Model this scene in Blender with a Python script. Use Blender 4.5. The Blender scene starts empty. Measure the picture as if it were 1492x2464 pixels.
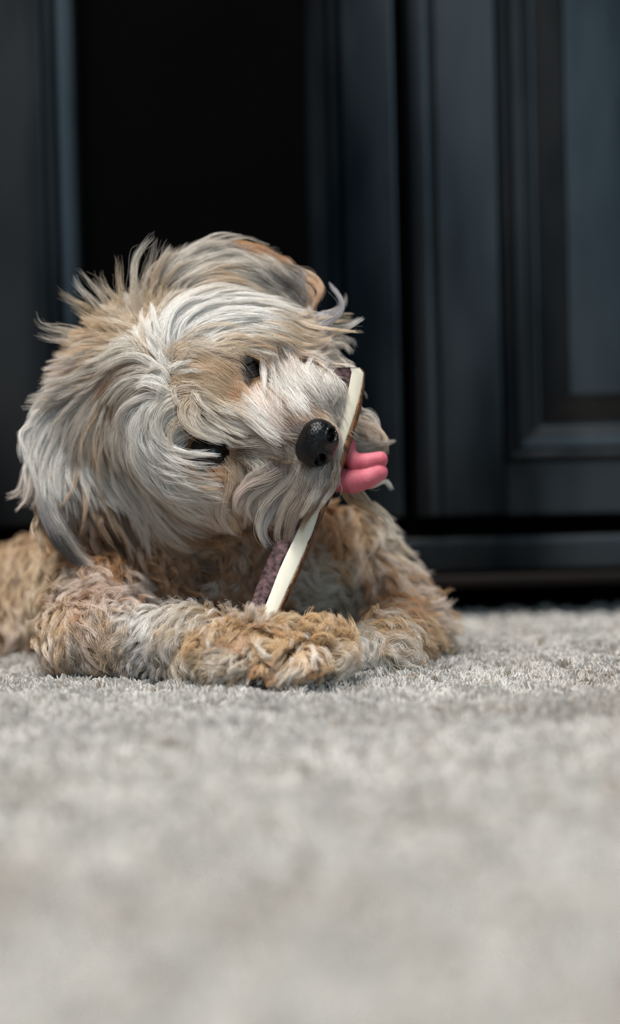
import bpy, bmesh, math, random
import numpy as np
from mathutils import Vector, Matrix
from mathutils.bvhtree import BVHTree
from mathutils.kdtree import KDTree

rng = np.random.default_rng(7)
N_CLUMPS = 11000
random.seed(7)
SC = bpy.context.scene
COL = SC.collection

# ------------------------------------------------------------------ camera
FPX = 4700.0            # focal length in pixels of the 1492x2464 frame
W, H = 1492, 2464
CAM_H = 0.12
cam_d = bpy.data.cameras.new('camera')
cam = bpy.data.objects.new('camera', cam_d)
COL.objects.link(cam)
cam_d.sensor_fit = 'VERTICAL'
cam_d.sensor_height = 24.0
cam_d.lens = FPX / H * 24.0
cam_d.clip_start = 0.02
cam_d.dof.use_dof = True
cam_d.dof.focus_distance = 1.0
cam_d.dof.aperture_fstop = 2.1
CM = Matrix.Translation((0, 0, CAM_H)) @ Matrix.Rotation(math.radians(88.0), 4, 'X') @ Matrix.Rotation(math.radians(-1.4), 4, 'Z')
cam.matrix_world = CM
SC.camera = cam

# ------------------------------------------------------------------ light
world = bpy.data.worlds.new('world')
SC.world = world
world.use_nodes = True
world.node_tree.nodes['Background'].inputs[0].default_value = (0.86, 0.93, 1.0, 1)
world.node_tree.nodes['Background'].inputs[1].default_value = 0.13


def area(name, loc, target, sx, sy, power, col):
    l = bpy.data.lights.new(name, 'AREA')
    l.shape = 'RECTANGLE'
    l.size, l.size_y, l.energy, l.color = sx, sy, power, col
    o = bpy.data.objects.new(name, l)
    COL.objects.link(o)
    o.location = loc
    o.rotation_euler = (Vector(target) - Vector(loc)).to_track_quat('-Z', 'Y').to_euler()
    return o


area('window_light', (-0.45, 0.22, 2.35), (0, 1.0, 0.1), 1.4, 1.2, 60, (1.0, 0.98, 0.95))
area('rear_window_light', (1.15, -2.3, 1.25), (0.3, 1.3, 0.4), 0.9, 1.9, 12, (0.50, 0.79, 1.0))
SC.view_settings.view_transform = 'Standard'
SC.view_settings.look = 'None'
SC.view_settings.exposure = 0.87
SC.view_settings.gamma = 1.0
SC.view_settings.use_curve_mapping = False
SC.cycles.max_bounces = 7
SC.cycles.diffuse_bounces = 3
SC.cycles.glossy_bounces = 3
SC.cycles.transmission_bounces = 5
SC.cycles.transparent_max_bounces = 8
SC.cycles.use_denoising = True
SC.cycles.use_adaptive_sampling = True
SC.cycles.adaptive_threshold = 0.03
SC.cycles_curves.shape = 'RIBBONS'
SC.cycles_curves.subdivisions = 2


# ------------------------------------------------------------------ helpers
def P(px, py, d):
    """the point of the place seen at a photo position, d metres in front of the lens"""
    return CM @ Vector(((px - W / 2) / FPX * d, -(py - H / 2) / FPX * d, -d))


def lin(c):
    out = []
    for v in c:
        v = v / 255.0
        out.append(v / 12.92 if v <= 0.04045 else ((v + 0.055) / 1.055) ** 2.4)
    return out


def tag(o, label=None, cat=None, group=None, kind=None):
    if label: o['label'] = label
    if cat: o['category'] = cat
    if group: o['group'] = group
    if kind: o['kind'] = kind
    return o


def empty(name, loc):
    o = bpy.data.objects.new(name, None)
    COL.objects.link(o)
    o.location = loc
    o.empty_display_size = 0.02
    return o


def link(name, me, mat, parent=None):
    o = bpy.data.objects.new(name, me)
    COL.objects.link(o)
    if mat is not None:
        me.materials.append(mat)
    if parent is not None:
        o.parent = parent
        o.matrix_parent_inverse = Matrix.Translation(-parent.location)
    return o


def mesh_from(verts, faces, smooth=True):
    me = bpy.data.meshes.new('m')
    me.from_pydata([tuple(v) for v in verts], [], [tuple(f) for f in faces])
    me.update()
    if smooth:
        me.polygons.foreach_set('use_smooth', [True] * len(me.polygons))
    return me


def material(name):
    m = bpy.data.materials.new(name)
    m.use_nodes = True
    nt = m.node_tree
    b = nt.nodes['Principled BSDF']
    return m, nt, b


def N(nt, t, **kw):
    n = nt.nodes.new(t)
    for k, v in kw.items():
        setattr(n, k, v)
    return n


def noise_mat(name, c1, c2, scale, rough=0.5, bump=0.0, bscale=None, detail=4, spec=0.5, stretch=(1, 1, 1), sss=0.0, coat=0.0):
    m, nt, b = material(name)
    tc = N(nt, 'ShaderNodeTexCoord')
    mp = N(nt, 'ShaderNodeMapping')
    mp.inputs['Scale'].default_value = stretch
    nt.links.new(tc.outputs['Object'], mp.inputs[0])
    no = N(nt, 'ShaderNodeTexNoise')
    no.inputs['Scale'].default_value = scale
    no.inputs['Detail'].default_value = detail
    nt.links.new(mp.outputs[0], no.inputs['Vector'])
    r = N(nt, 'ShaderNodeValToRGB')
    r.color_ramp.elements[0].position = 0.35
    r.color_ramp.elements[1].position = 0.65
    r.color_ramp.elements[0].color = (*lin(c1), 1)
    r.color_ramp.elements[1].color = (*lin(c2), 1)
    nt.links.new(no.outputs[0], r.inputs[0])
    nt.links.new(r.outputs[0], b.inputs['Base Color'])
    b.inputs['Roughness'].default_value = rough
    b.inputs['Specular IOR Level'].default_value = spec
    b.inputs['Coat Weight'].default_value = coat
    if sss:
        b.inputs['Subsurface Weight'].default_value = sss
        b.inputs['Subsurface Radius'].default_value = (0.006, 0.002, 0.0015)
        b.inputs['Subsurface Scale'].default_value = 1.0
    if bump:
        n2 = N(nt, 'ShaderNodeTexNoise')
        n2.inputs['Scale'].default_value = bscale or scale * 3
        n2.inputs['Detail'].default_value = 3
        nt.links.new(mp.outputs[0], n2.inputs['Vector'])
        bp = N(nt, 'ShaderNodeBump')
        bp.inputs['Strength'].default_value = bump
        bp.inputs['Distance'].default_value = 0.001
        nt.links.new(n2.outputs[0], bp.inputs['Height'])
        nt.links.new(bp.outputs[0], b.inputs['Normal'])
    return m


# ------------------------------------------------------------------ curves (pile and fur)
def strand_mat(name, rough=0.45, spec=0.35, trans=0.25, sheen=0.0):
    m, nt, b = material(name)
    at = N(nt, 'ShaderNodeAttribute', attribute_name='strand_color')
    nt.links.new(at.outputs['Color'], b.inputs['Base Color'])
    b.inputs['Roughness'].default_value = rough
    b.inputs['Specular IOR Level'].default_value = spec
    if trans:
        out = nt.nodes['Material Output']
        tr = N(nt, 'ShaderNodeBsdfTranslucent')
        nt.links.new(at.outputs['Color'], tr.inputs['Color'])
        mx = N(nt, 'ShaderNodeMixShader')
        mx.inputs[0].default_value = trans
        nt.links.new(b.outputs[0], mx.inputs[1])
        nt.links.new(tr.outputs[0], mx.inputs[2])
        fin = mx
        if sheen:
            hb = N(nt, 'ShaderNodeBsdfHair', component='Reflection')
            hb.inputs['Color'].default_value = (1, 0.97, 0.93, 1)
            hb.inputs['RoughnessU'].default_value = 0.22
            hb.inputs['RoughnessV'].default_value = 0.45
            fin = N(nt, 'ShaderNodeMixShader')
            fin.inputs[0].default_value = sheen
            nt.links.new(mx.outputs[0], fin.inputs[1])
            nt.links.new(hb.outputs[0], fin.inputs[2])
        nt.links.new(fin.outputs[0], out.inputs['Surface'])
    return m


def make_curves(name, pts, rad, col, mat, parent=None):
    """pts (n, k, 3), rad (n, k), col (n, k, 3)"""
    n, k, _ = pts.shape
    hc = bpy.data.hair_curves.new(name)
    hc.add_curves([k] * n)
    hc.attributes['position'].data.foreach_set('vector', np.ascontiguousarray(pts, dtype=np.float32).ravel())
    ra = hc.attributes.get('radius') or hc.attributes.new('radius', 'FLOAT', 'POINT')
    ra.data.foreach_set('value', np.ascontiguousarray(rad, dtype=np.float32).ravel())
    ca = hc.attributes.new('strand_color', 'FLOAT_COLOR', 'POINT')
    c4 = np.ones((n, k, 4), np.float32)
    c4[..., :3] = np.clip(col, 0.0, 1.0)
    ca.data.foreach_set('color', c4.ravel())
    hc.materials.append(mat)
    o = bpy.data.objects.new(name, hc)
    COL.objects.link(o)
    if parent is not None:
        o.parent = parent
        o.matrix_parent_inverse = Matrix.Translation(-parent.location)
    return o


def vnoise(x, y, scale, seed):
    """smooth value noise on numpy arrays, 0..1"""
    g = np.random.default_rng(seed).random((256, 256))
    u, v = x / scale, y / scale
    i, j = np.floor(u).astype(int), np.floor(v).astype(int)
    a, b = u - i, v - j
    a, b = a * a * (3 - 2 * a), b * b * (3 - 2 * b)
    i0, i1, j0, j1 = i % 256, (i + 1) % 256, j % 256, (j + 1) % 256
    return (g[i0, j0] * (1 - a) + g[i1, j0] * a) * (1 - b) + (g[i0, j1] * (1 - a) + g[i1, j1] * a) * b


# ------------------------------------------------------------------ setting: floor, wall
def ground_z(x, y):
    far = np.clip((y - 1.10) / 0.2, 0, 1)
    far = far * far * (3 - 2 * far)
    return (0.007 * (vnoise(x + 9, y + 9, 0.13, 3) - 0.5) + 0.0035 * (vnoise(x + 9, y + 9, 0.045, 4) - 0.5)) * (1 - 0.75 * far) - 0.0035 * far


CAB_Y = 1.345
nx, ny = 160, 150
gx, gy = np.meshgrid(np.linspace(-1.3, 1.3, nx), np.linspace(-0.6, 1.9, ny))
gz = ground_z(gx, gy) - 0.009
v = np.stack([gx, gy, gz], -1).reshape(-1, 3)
f = [(j * nx + i, j * nx + i + 1, (j + 1) * nx + i + 1, (j + 1) * nx + i) for j in range(ny - 1) for i in range(nx - 1)]
floor = link('floor', mesh_from(v, f), noise_mat('carpet_backing', (150, 144, 136), (172, 167, 160), 300, 0.95, 0.4, spec=0.1))
tag(floor, 'light grey-beige wall-to-wall carpet under the dog', kind='structure')


def carpet_pile():
    pile = strand_mat('carpet_yarn', 0.85, 0.12, 0.25)
    # tufts: dense where the photo shows them sharp, coarser elsewhere
    sets = []
    def grid(x0, x1, y0, y1, step):
        xs, ys = np.meshgrid(np.arange(x0, x1, step), np.arange(y0, y1, step))
        p = np.stack([xs.ravel(), ys.ravel()], -1)
        return p + rng.uniform(-0.5, 0.5, p.shape) * step
    a = grid(-0.26, 0.26, 0.78, 1.22, 0.0029)
    b = grid(-0.33, 0.33, 1.22, 1.42, 0.0040)
    c = grid(-0.22, 0.22, 0.22, 0.80, 0.0036)
    d1 = grid(-0.62, 0.62, 0.22, 1.42, 0.0058)
    d1 = d1[(np.abs(d1[:, 0]) > np.where(d1[:, 1] > 1.22, 0.33, np.where(d1[:, 1] > 0.8, 0.26, 0.22)))]
    for arr, w in ((a, 1.0), (b, 1.35), (c, 1.35), (d1, 1.9)):
        m = 9 if w == 1.0 else 5
        n = len(arr)
        base = np.repeat(arr, m, 0)
        nn = n * m
        lean = np.repeat(rng.normal(0, 0.75, (n, 2)), m, 0) * 0.5 + rng.normal(0, 0.30, (nn, 2))
        patch = np.stack([vnoise(base[:, 0] + 5, base[:, 1] + 5, 0.02, 21), vnoise(base[:, 0] + 5, base[:, 1] + 5, 0.02, 22)], -1) - 0.5
        lean += patch * 1.0
        hgt = 0.0095 * np.repeat(0.72 + 0.5 * rng.random(n), m) * (0.93 + 0.14 * rng.random(nn)) * (0.75 + 0.5 * vnoise(base[:, 0] + 3, base[:, 1] + 3, 0.012, 23))
        root = base + rng.normal(0, 0.00065 * w, (nn, 2))
        k = 5
        t = np.linspace(0, 1, k)[None, :, None]
        z0 = ground_z(root[:, 0], root[:, 1]) - 0.009
        pts = np.zeros((nn, k, 3))
        pts[..., :2] = root[:, None, :] + lean[:, None, :] * 0.0042 * (t ** 1.6) * (1 + 0.3 * (w - 1))
        tw = rng.uniform(0, 6.28, nn)[:, None]
        pts[..., 0] += 0.0008 * w * np.sin(tw + t[..., 0] * 6)
        pts[..., 1] += 0.0008 * w * np.cos(tw + t[..., 0] * 6)
        pts[..., 2] = z0[:, None] + hgt[:, None] * t[..., 0] * 1.0
        rad = np.full((nn, k), 0.00040 * w * (1.0 if w == 1.0 else 1.2)) * (0.8 + 0.5 * rng.random((nn, 1)))
        rad[:, -1] *= 0.8
        low = vnoise(base[:, 0] + 7, base[:, 1] + 7, 0.06, 31) * 0.6 + vnoise(base[:, 0] + 7, base[:, 1] + 7, 0.022, 32) * 0.4
        c1, c2 = np.array(lin((222, 218, 212))), np.array(lin((186, 175, 163)))
        s = np.clip((low - 0.55) * 1.7, 0, 1)[:, None]
        cc = c1 * (1 - s) + c2 * s
        dark = (np.repeat(rng.random(n), m) < 0.03)[:, None]
        cc = np.where(dark, cc * np.array([0.62, 0.55, 0.48]), cc)
        cc = cc * np.repeat(rng.uniform(0.86, 1.1, (n, 1)), m, 0) * rng.uniform(0.93, 1.05, (nn, 1))
        sets.append((pts, rad, np.repeat(cc[:, None, :], k, 1)))
    pts = np.concatenate([s[0] for s in sets]); rad = np.concatenate([s[1] for s in sets]); col = np.concatenate([s[2] for s in sets])
    o = make_curves('carpet_pile', pts, rad, col, pile)
    tag(o, 'short light grey cut pile of the carpet with faint brown flecks', 'carpet', kind='stuff')
    print('carpet strands', len(pts))


# ------------------------------------------------------------------ cabinet with doors
paint = noise_mat('black_paint', (1, 3, 5), (4, 10, 15), 9, 0.30, 0.15, 60, spec=0.34, stretch=(1, 1, 0.3))
_nt = paint.node_tree
_n = N(_nt, 'ShaderNodeTexNoise'); _n.inputs['Scale'].default_value = 11; _n.inputs['Detail'].default_value = 3
_m = [q for q in _nt.nodes if q.type == 'MAPPING'][0]
_nt.links.new(_m.outputs[0], _n.inputs['Vector'])
for _sock, _lo, _hi in (('Roughness', 0.22, 0.36), ('Specular IOR Level', 0.08, 0.55)):
    _r = N(_nt, 'ShaderNodeMapRange'); _r.inputs['From Min'].default_value = 0.36; _r.inputs['From Max'].default_value = 0.64
    _r.inputs['To Min'].default_value = _lo; _r.inputs['To Max'].default_value = _hi
    _nt.links.new(_n.outputs[0], _r.inputs['Value'])
    _nt.links.new(_r.outputs[0], _nt.nodes['Principled BSDF'].inputs[_sock])
paint_deep = noise_mat('shaded_black_paint', (1, 1, 1), (2, 2, 3), 14, 0.7, 0.1, 60, spec=0.02)  # darker, matte copy of the cabinet paint; recess shade put into its colour
wood_dark = noise_mat('worn_dark_wood', (10, 7, 6), (22, 16, 13), 20, 0.6, 0.2, 90, spec=0.12, stretch=(0.2, 1, 1))
PXM = CAB_Y / FPX     # metres per photo pixel at the cabinet face


def cab_x(px):        # where the camera's pixel column px (at mid height) meets the cabinet
    p0, p1 = P(px, 700, 0.5), P(px, 700, 1.0)
    t = (CAB_Y - p0.y) / (p1.y - p0.y)
    return p0.x + (p1.x - p0.x) * t


def cab_z(py, px=1250):
    p0, p1 = P(px, py, 0.5), P(px, py, 1.0)
    t = (CAB_Y - p0.y) / (p1.y - p0.y)
    return p0.z + (p1.z - p0.z) * t


def box_me(x0, x1, y0, y1, z0, z1, bev=0.002):
    bm = bmesh.new()
    bmesh.ops.create_cube(bm, size=1)
    for vv in bm.verts:
        vv.co = Vector(((x0 + x1) / 2 + vv.co.x * (x1 - x0), (y0 + y1) / 2 + vv.co.y * (y1 - y0), (z0 + z1) / 2 + vv.co.z * (z1 - z0)))
    if bev:
        bmesh.ops.bevel(bm, geom=list(bm.edges), offset=bev, segments=3, profile=0.6, affect='EDGES')
    me = bpy.data.meshes.new('m')
    bm.to_mesh(me)
    bm.free()
    me.polygons.foreach_set('use_smooth', [False] * len(me.polygons))
    return me


def frame_me(x0, x1, z0, z1, yb, prof):
    """a mitred moulding frame; prof = (inset, height towards the room) pairs"""
    vs, fs = [], []
    m = len(prof)
    for (cx, cz, sx, sz) in ((x0, z0, 1, 1), (x1, z0, -1, 1), (x1, z1, -1, -1), (x0, z1, 1, -1)):
        for (i, h) in prof:
            vs.append((cx + sx * i, yb - h, cz + sz * i))
    for c in range(4):
        d = (c + 1) % 4
        for k in range(m - 1):
            fs.append((c * m + k, d * m + k, d * m + k + 1, c * m + k + 1))
    return mesh_from(vs, fs, False)


def mould_profile(w):
    # outer bead, cove, fine fillet, inner bead
    pr = []
    for a in np.linspace(math.pi, 0, 9):
        pr.append((w * 0.19 + w * 0.19 * math.cos(a), 0.0015 + w * 0.32 * math.sin(a)))
    pr += [(w * 0.38, 0.001), (w * 0.40, 0.001), (w * 0.405, w * 0.20), (w * 0.43, w * 0.225)]
    for q in np.linspace(0, 1, 8):          # long shallow ogee falling towards the panel
        pr.append((w * (0.45 + 0.45 * q), w * (0.225 - 0.085 * q - 0.035 * q * q)))
    pr += [(w * 0.91, w * 0.02), (w * 0.95, w * 0.04), (w * 0.98, w * 0.02), (w, -0.004)]
    return pr


cab = empty('cabinet', (0.15, CAB_Y + 0.2, 0))
tag(cab, 'tall black panelled cabinet standing at the back of the carpet', 'cabinet')
ZT = 0.95
z_door = cab_z(1240)
z_rail0, z_rail1 = cab_z(1375), cab_z(1290)
doors = [(-180, -20, False, -400), (0, 0, 0, 0)]
# doors by photo columns: (outer left, outer right, mould left, mould right, raised panel?)
D = [(-420, 962, 118, 828, False), (990, 2160, 1206, 1950, True)]
Dleft2 = (-2000, -440, -1800, -640, False)
for (a, b_, ml, mr, raised) in D + [Dleft2]:
    xa, xb, xl, xr = cab_x(a), cab_x(b_), cab_x(ml), cab_x(mr)
    zb, zt = z_door, ZT - 0.05
    zl = cab_z(1112) if raised else cab_z(1112)
    zh = zt - 0.06
    door = empty('door', ((xa + xb) / 2, CAB_Y, zb))
    door.parent = cab
    door.matrix_parent_inverse = Matrix.Translation(-cab.location)
    def dlink(name, me, mat):
        o = bpy.data.objects.new(name, me)
        COL.objects.link(o)
        me.materials.append(mat)
        o.parent = door
        o.matrix_parent_inverse = Matrix.Translation(cab.location).inverted() @ Matrix.Identity(4)
        o.matrix_parent_inverse = Matrix.Translation(-door.location)
        return o
    th = 0.020
    dlink('stile', box_me(xa, xl, CAB_Y, CAB_Y + th, zb, zt, 0.003), paint)
    dlink('stile', box_me(xr, xb, CAB_Y, CAB_Y + th, zb, zt, 0.003), paint)
    dlink('rail', box_me(xl, xr, CAB_Y, CAB_Y + th, zb, zl, 0.0015), paint)
    dlink('rail', box_me(xl, xr, CAB_Y, CAB_Y + th, zh, zt, 0.0015), paint)
    dlink('molding', frame_me(xl, xr, zl, zh, CAB_Y, mould_profile(0.0235)), paint)
    if raised:
        dlink('panel', frame_me(xl + 0.022, xr - 0.022, zl + 0.022, zh - 0.022, CAB_Y + 0.004,
                                [(0, -0.001), (0.004, -0.001), (0.022, 0.006), (0.024, 0.008)]), paint)
        dlink('panel', box_me(xl + 0.045, xr - 0.045, CAB_Y - 0.004, CAB_Y + 0.012, zl + 0.045, zh - 0.045, 0.001), paint)
        dlink('backing', box_me(xl, xr, CAB_Y + 0.010, CAB_Y + 0.016, zl, zh, 0), paint)
    else:
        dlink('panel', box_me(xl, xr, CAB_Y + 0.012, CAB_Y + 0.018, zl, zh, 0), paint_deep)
# rounded edge bead on the right door's closing stile
xe = cab_x(993)
we = cab_x(1058) - xe
prof = [(xe + we * 0.5 - we * 0.5 * math.cos(a), CAB_Y - 0.008 * math.sin(a) ** 0.7) for a in np.linspace(0.0, math.pi, 14)]
vs = [(x, y, z) for z in (z_door + 0.002, ZT - 0.052) for (x, y) in prof]
fs = [(i, i + 1, 14 + i + 1, 14 + i) for i in range(13)] + [tuple(range(13, -1, -1)), tuple(range(14, 28))]
link('astragal', mesh_from(vs, fs, False), paint, cab)
x0, x1 = cab_x(-2050), cab_x(2300)
link('base_rail', box_me(x0, x1, CAB_Y - 0.004, CAB_Y + 0.03, z_rail0, z_rail1, 0.004), paint, cab)
link('base_lip', box_me(x0, x1, CAB_Y - 0.010, CAB_Y + 0.03, cab_z(1408), z_rail0 - 0.001, 0.004), wood_dark, cab)
link('top', box_me(x0 - 0.02, x1 + 0.02, CAB_Y - 0.02, CAB_Y + 0.42, ZT, ZT + 0.025, 0.004), paint, cab)
link('side_panel', box_me(x0 - 0.018, x0, CAB_Y, CAB_Y + 0.40, 0.02, ZT, 0.002), paint, cab)
link('side_panel', box_me(x1, x1 + 0.018, CAB_Y, CAB_Y + 0.40, 0.02, ZT, 0.002), paint, cab)
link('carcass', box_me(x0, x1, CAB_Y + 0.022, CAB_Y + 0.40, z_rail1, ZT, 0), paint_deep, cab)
link('head_rail', box_me(x0, x1, CAB_Y, CAB_Y + 0.02, ZT - 0.045, ZT - 0.002, 0.003), paint, cab)
for px in (-2050, 2260):
    link('foot', box_me(cab_x(px), cab_x(px + 40), CAB_Y + 0.01, CAB_Y + 0.05, -0.016, cab_z(1408), 0.002), paint, cab)
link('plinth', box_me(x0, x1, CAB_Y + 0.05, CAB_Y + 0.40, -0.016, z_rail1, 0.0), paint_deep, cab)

wall = link('wall_back', box_me(-1.3, 1.3, CAB_Y + 0.43, CAB_Y + 0.47, -0.01, 1.9, 0), noise_mat('wall_paint', (52, 56, 62), (60, 64, 70), 5, 0.8))
tag(wall, 'dark grey wall behind the black cabinet', kind='structure')

# ------------------------------------------------------------------ the dog: one continuous body
cm = 0.01
DF = Vector((0.78, -0.52, -0.34)).normalized()          # head forward (towards the nose)
DL = Vector((0.447, 0.0, 0.894))
DL = (DL - DF * DL.dot(DF)).normalized()                # towards the dog's left eye
DU = DF.cross(DL).normalized()                          # top of the head
HEADM = Matrix((DF, DL, DU)).transposed()               # columns
WM = Matrix.Identity(3)

blobs = []


def ball(c, r, M=WM):
    if not hasattr(r, '__len__'):
        r = (r, r, r)
    blobs.append((Vector(c), Vector(r) * cm, M))


def chain(pts, n=8):
    for (p0, r0), (p1, r1) in zip(pts[:-1], pts[1:]):
        p0, p1 = P(*p0), P(*p1)
        for i in range(n + 1):
            t = i / n
            ball(p0.lerp(p1, t), r0 * (1 - t) + r1 * t)


# head
skull = P(455, 935, 1.045)
ball(skull, (4.6, 4.4, 3.6), HEADM)
ball(P(360, 915, 1.062), (4.1, 4.1, 3.4), HEADM)
ball(P(285, 915, 1.070), (2.6, 3.5, 2.8), HEADM)
ball(P(520, 1120, 1.035), (2.8, 2.4, 2.6), HEADM)          # right cheek
ball(P(630, 850, 1.045), (2.6, 2.2, 2.2), HEADM)           # left cheek
ball(P(560, 985, 1.03), (2.4, 2.7, 2.0), HEADM)            # stop
chain([((570, 990, 1.028), 2.15), ((660, 1025, 1.016), 1.85), ((745, 1062, 1.004), 1.45)])    # muzzle
ball(P(680, 1130, 1.016), (2.2, 1.6, 1.5), HEADM)          # right lip
ball(P(745, 940, 1.026), (2.2, 1.5, 1.5), HEADM)           # left lip
chain([((600, 1060, 1.062), 1.7), ((760, 1075, 1.056), 1.3), ((842, 1052, 1.050), 0.8)])      # lower jaw
ball(P(764, 1142, 0.998), (0.9, 0.85, 0.9), HEADM)
# ears
ball(P(565, 665, 1.066), (3.6, 0.7, 1.5), Matrix.Rotation(math.radians(8), 3, 'Y'))
ball(P(455, 700, 1.06), (2.2, 1.0, 1.6))
ball(P(185, 1110, 1.058), (2.0, 0.7, 4.0), Matrix.Rotation(math.radians(10), 3, 'Y'))
ball(P(240, 990, 1.06), (2.4, 1.2, 2.4))
# neck, chest, trunk
chain([((330, 1000, 1.09), 4.4), ((420, 1180, 1.10), 4.6), ((560, 1330, 1.115), 5.0)])
ball(P(640, 1370, 1.125), (5.6, 4.6, 4.4))
ball(P(840, 1400, 1.135), (2.9, 3.5, 4.0))
ball(P(840, 1290, 1.13), (1.8, 2.4, 1.8))
ball(P(300, 1400, 1.13), (5.0, 5.0, 3.6))
chain([((420, 1380, 1.13), 4.8), ((170, 1445, 1.19), 3.9), ((-60, 1478, 1.26), 3.3), ((-260, 1485, 1.285), 3.1)])
ball(P(-210, 1465, 1.215), (3.6, 3.2, 3.4))
# forelegs
chain([((225, 1440, 1.08), 2.4), ((180, 1528, 1.05), 1.7), ((300, 1530, 1.02), 1.45), ((480, 1540, 0.995), 1.5)])
ball(P(590, 1560, 0.985), (3.0, 1.9, 1.55))
ball(P(740, 1572, 0.985), (2.3, 1.7, 1.35))
for (x, y) in ((560, 1608), (625, 1612), (690, 1610), (750, 1600)):
    ball(P(x, y, 0.968), (0.75, 1.0, 0.62))
chain([((900, 1430, 1.12), 2.6), ((975, 1515, 1.10), 1.9), ((935, 1555, 1.06), 1.45), ((900, 1562, 1.035), 1.4)])
for (x, y) in ((855, 1572), (900, 1580), (945, 1578)):
    ball(P(x, y, 1.025), (0.7, 0.9, 0.6))
# hind leg and tail end
ball(P(10, 1520, 1.16), (2.0, 2.4, 1.5))


def build_body():
    vs, fs = [], []
    bm = bmesh.new()
    bmesh.ops.create_icosphere(bm, subdivisions=3, radius=1)
    bv = np.array([v.co[:] for v in bm.verts]); bf = [[v.index for v in f.verts] for f in bm.faces]
    bm.free()
    for c, r, M in blobs:
        o = len(vs)
        q = (bv * np.array(r)) @ np.array(M).T + np.array(c)
        vs.extend(q.tolist())
        fs.extend([[i + o for i in f] for f in bf])
    me = mesh_from(vs, fs)
    ob = bpy.data.objects.new('tmp', me)
    COL.objects.link(ob)
    m = ob.modifiers.new('r', 'REMESH'); m.mode = 'VOXEL'; m.voxel_size = 0.0025
    m = ob.modifiers.new('s', 'SMOOTH'); m.factor = 0.5; m.iterations = 9
    dg = bpy.context.evaluated_depsgraph_get()
    out = bpy.data.meshes.new_from_object(ob.evaluated_get(dg))
    bpy.data.objects.remove(ob)
    out.name = 'body'
    n = len(out.vertices)
    co = np.zeros(n * 3, np.float32); out.vertices.foreach_get('co', co)
    co = co.reshape(-1, 3)
    g = ground_z(co[:, 0], co[:, 1]) - 0.002
    co[:, 2] = np.maximum(co[:, 2], g)
    out.vertices.foreach_set('co', co.ravel())
    out.update()
    out.polygons.foreach_set('use_smooth', [True] * len(out.polygons))
    return out


dog = empty('dog', (0.0, 1.1, 0.0))
tag(dog, 'small shaggy cream and golden dog lying on the carpet, head tilted, chewing', 'dog')
body_me = build_body()
skin = noise_mat('dog_skin', (120, 92, 72), (150, 118, 92), 60, 0.8, spec=0.2)
link('body', body_me, skin, dog)
print('body faces', len(body_me.polygons))
# ------------------------------------------------------------------ surface queries
bpy.context.view_layer.update()
nv = len(body_me.vertices)
BCO = np.zeros(nv * 3, np.float32); body_me.vertices.foreach_get('co', BCO); BCO = BCO.reshape(-1, 3)
body_me.calc_loop_triangles()
nt_ = len(body_me.loop_triangles)
TRI = np.zeros(nt_ * 3, np.int32); body_me.loop_triangles.foreach_get('vertices', TRI); TRI = TRI.reshape(-1, 3)
BVH = BVHTree.FromPolygons([tuple(c) for c in BCO.tolist()], TRI.tolist())
CAMP = CM.translation


def hit(px, py, guess=1.06):
    """where the photo position meets the dog's body: point, normal, depth"""
    t = P(px, py, 1.0)
    dr = (t - CAMP).normalized()
    loc, nor, i, dist = BVH.ray_cast(CAMP, dr)
    if loc is None:
        return None
    dep = -(CM.inverted() @ loc).z
    return loc, nor, dep


# ------------------------------------------------------------------ nose, eyes
black_wet = noise_mat('wet_black_nose', (1, 1, 2), (4, 4, 5), 300, 0.24, 0.0, spec=0.34, coat=0.0)
_nt = black_wet.node_tree
_vo = N(_nt, 'ShaderNodeTexVoronoi'); _vo.inputs['Scale'].default_value = 1300
_tc = N(_nt, 'ShaderNodeTexCoord'); _nt.links.new(_tc.outputs['Object'], _vo.inputs['Vector'])
_bp = N(_nt, 'ShaderNodeBump'); _bp.inputs['Strength'].default_value = 0.55; _bp.inputs['Distance'].default_value = 0.0004
_nt.links.new(_vo.outputs['Distance'], _bp.inputs['Height'])
_nt.links.new(_bp.outputs[0], _nt.nodes['Principled BSDF'].inputs['Normal'])
_nt.nodes['Principled BSDF'].inputs['Coat Roughness'].default_value = 0.12
inner = noise_mat('nostril_hollow', (3, 3, 3), (5, 4, 4), 100, 0.6)

NC = P(764, 1067, 0.986)
NF = Vector((0.60, -0.74, -0.30)).normalized()
NL = (DL - NF * DL.dot(NF)).normalized()
NOSEM = Matrix((NF, NL, NF.cross(NL))).transposed()


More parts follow.
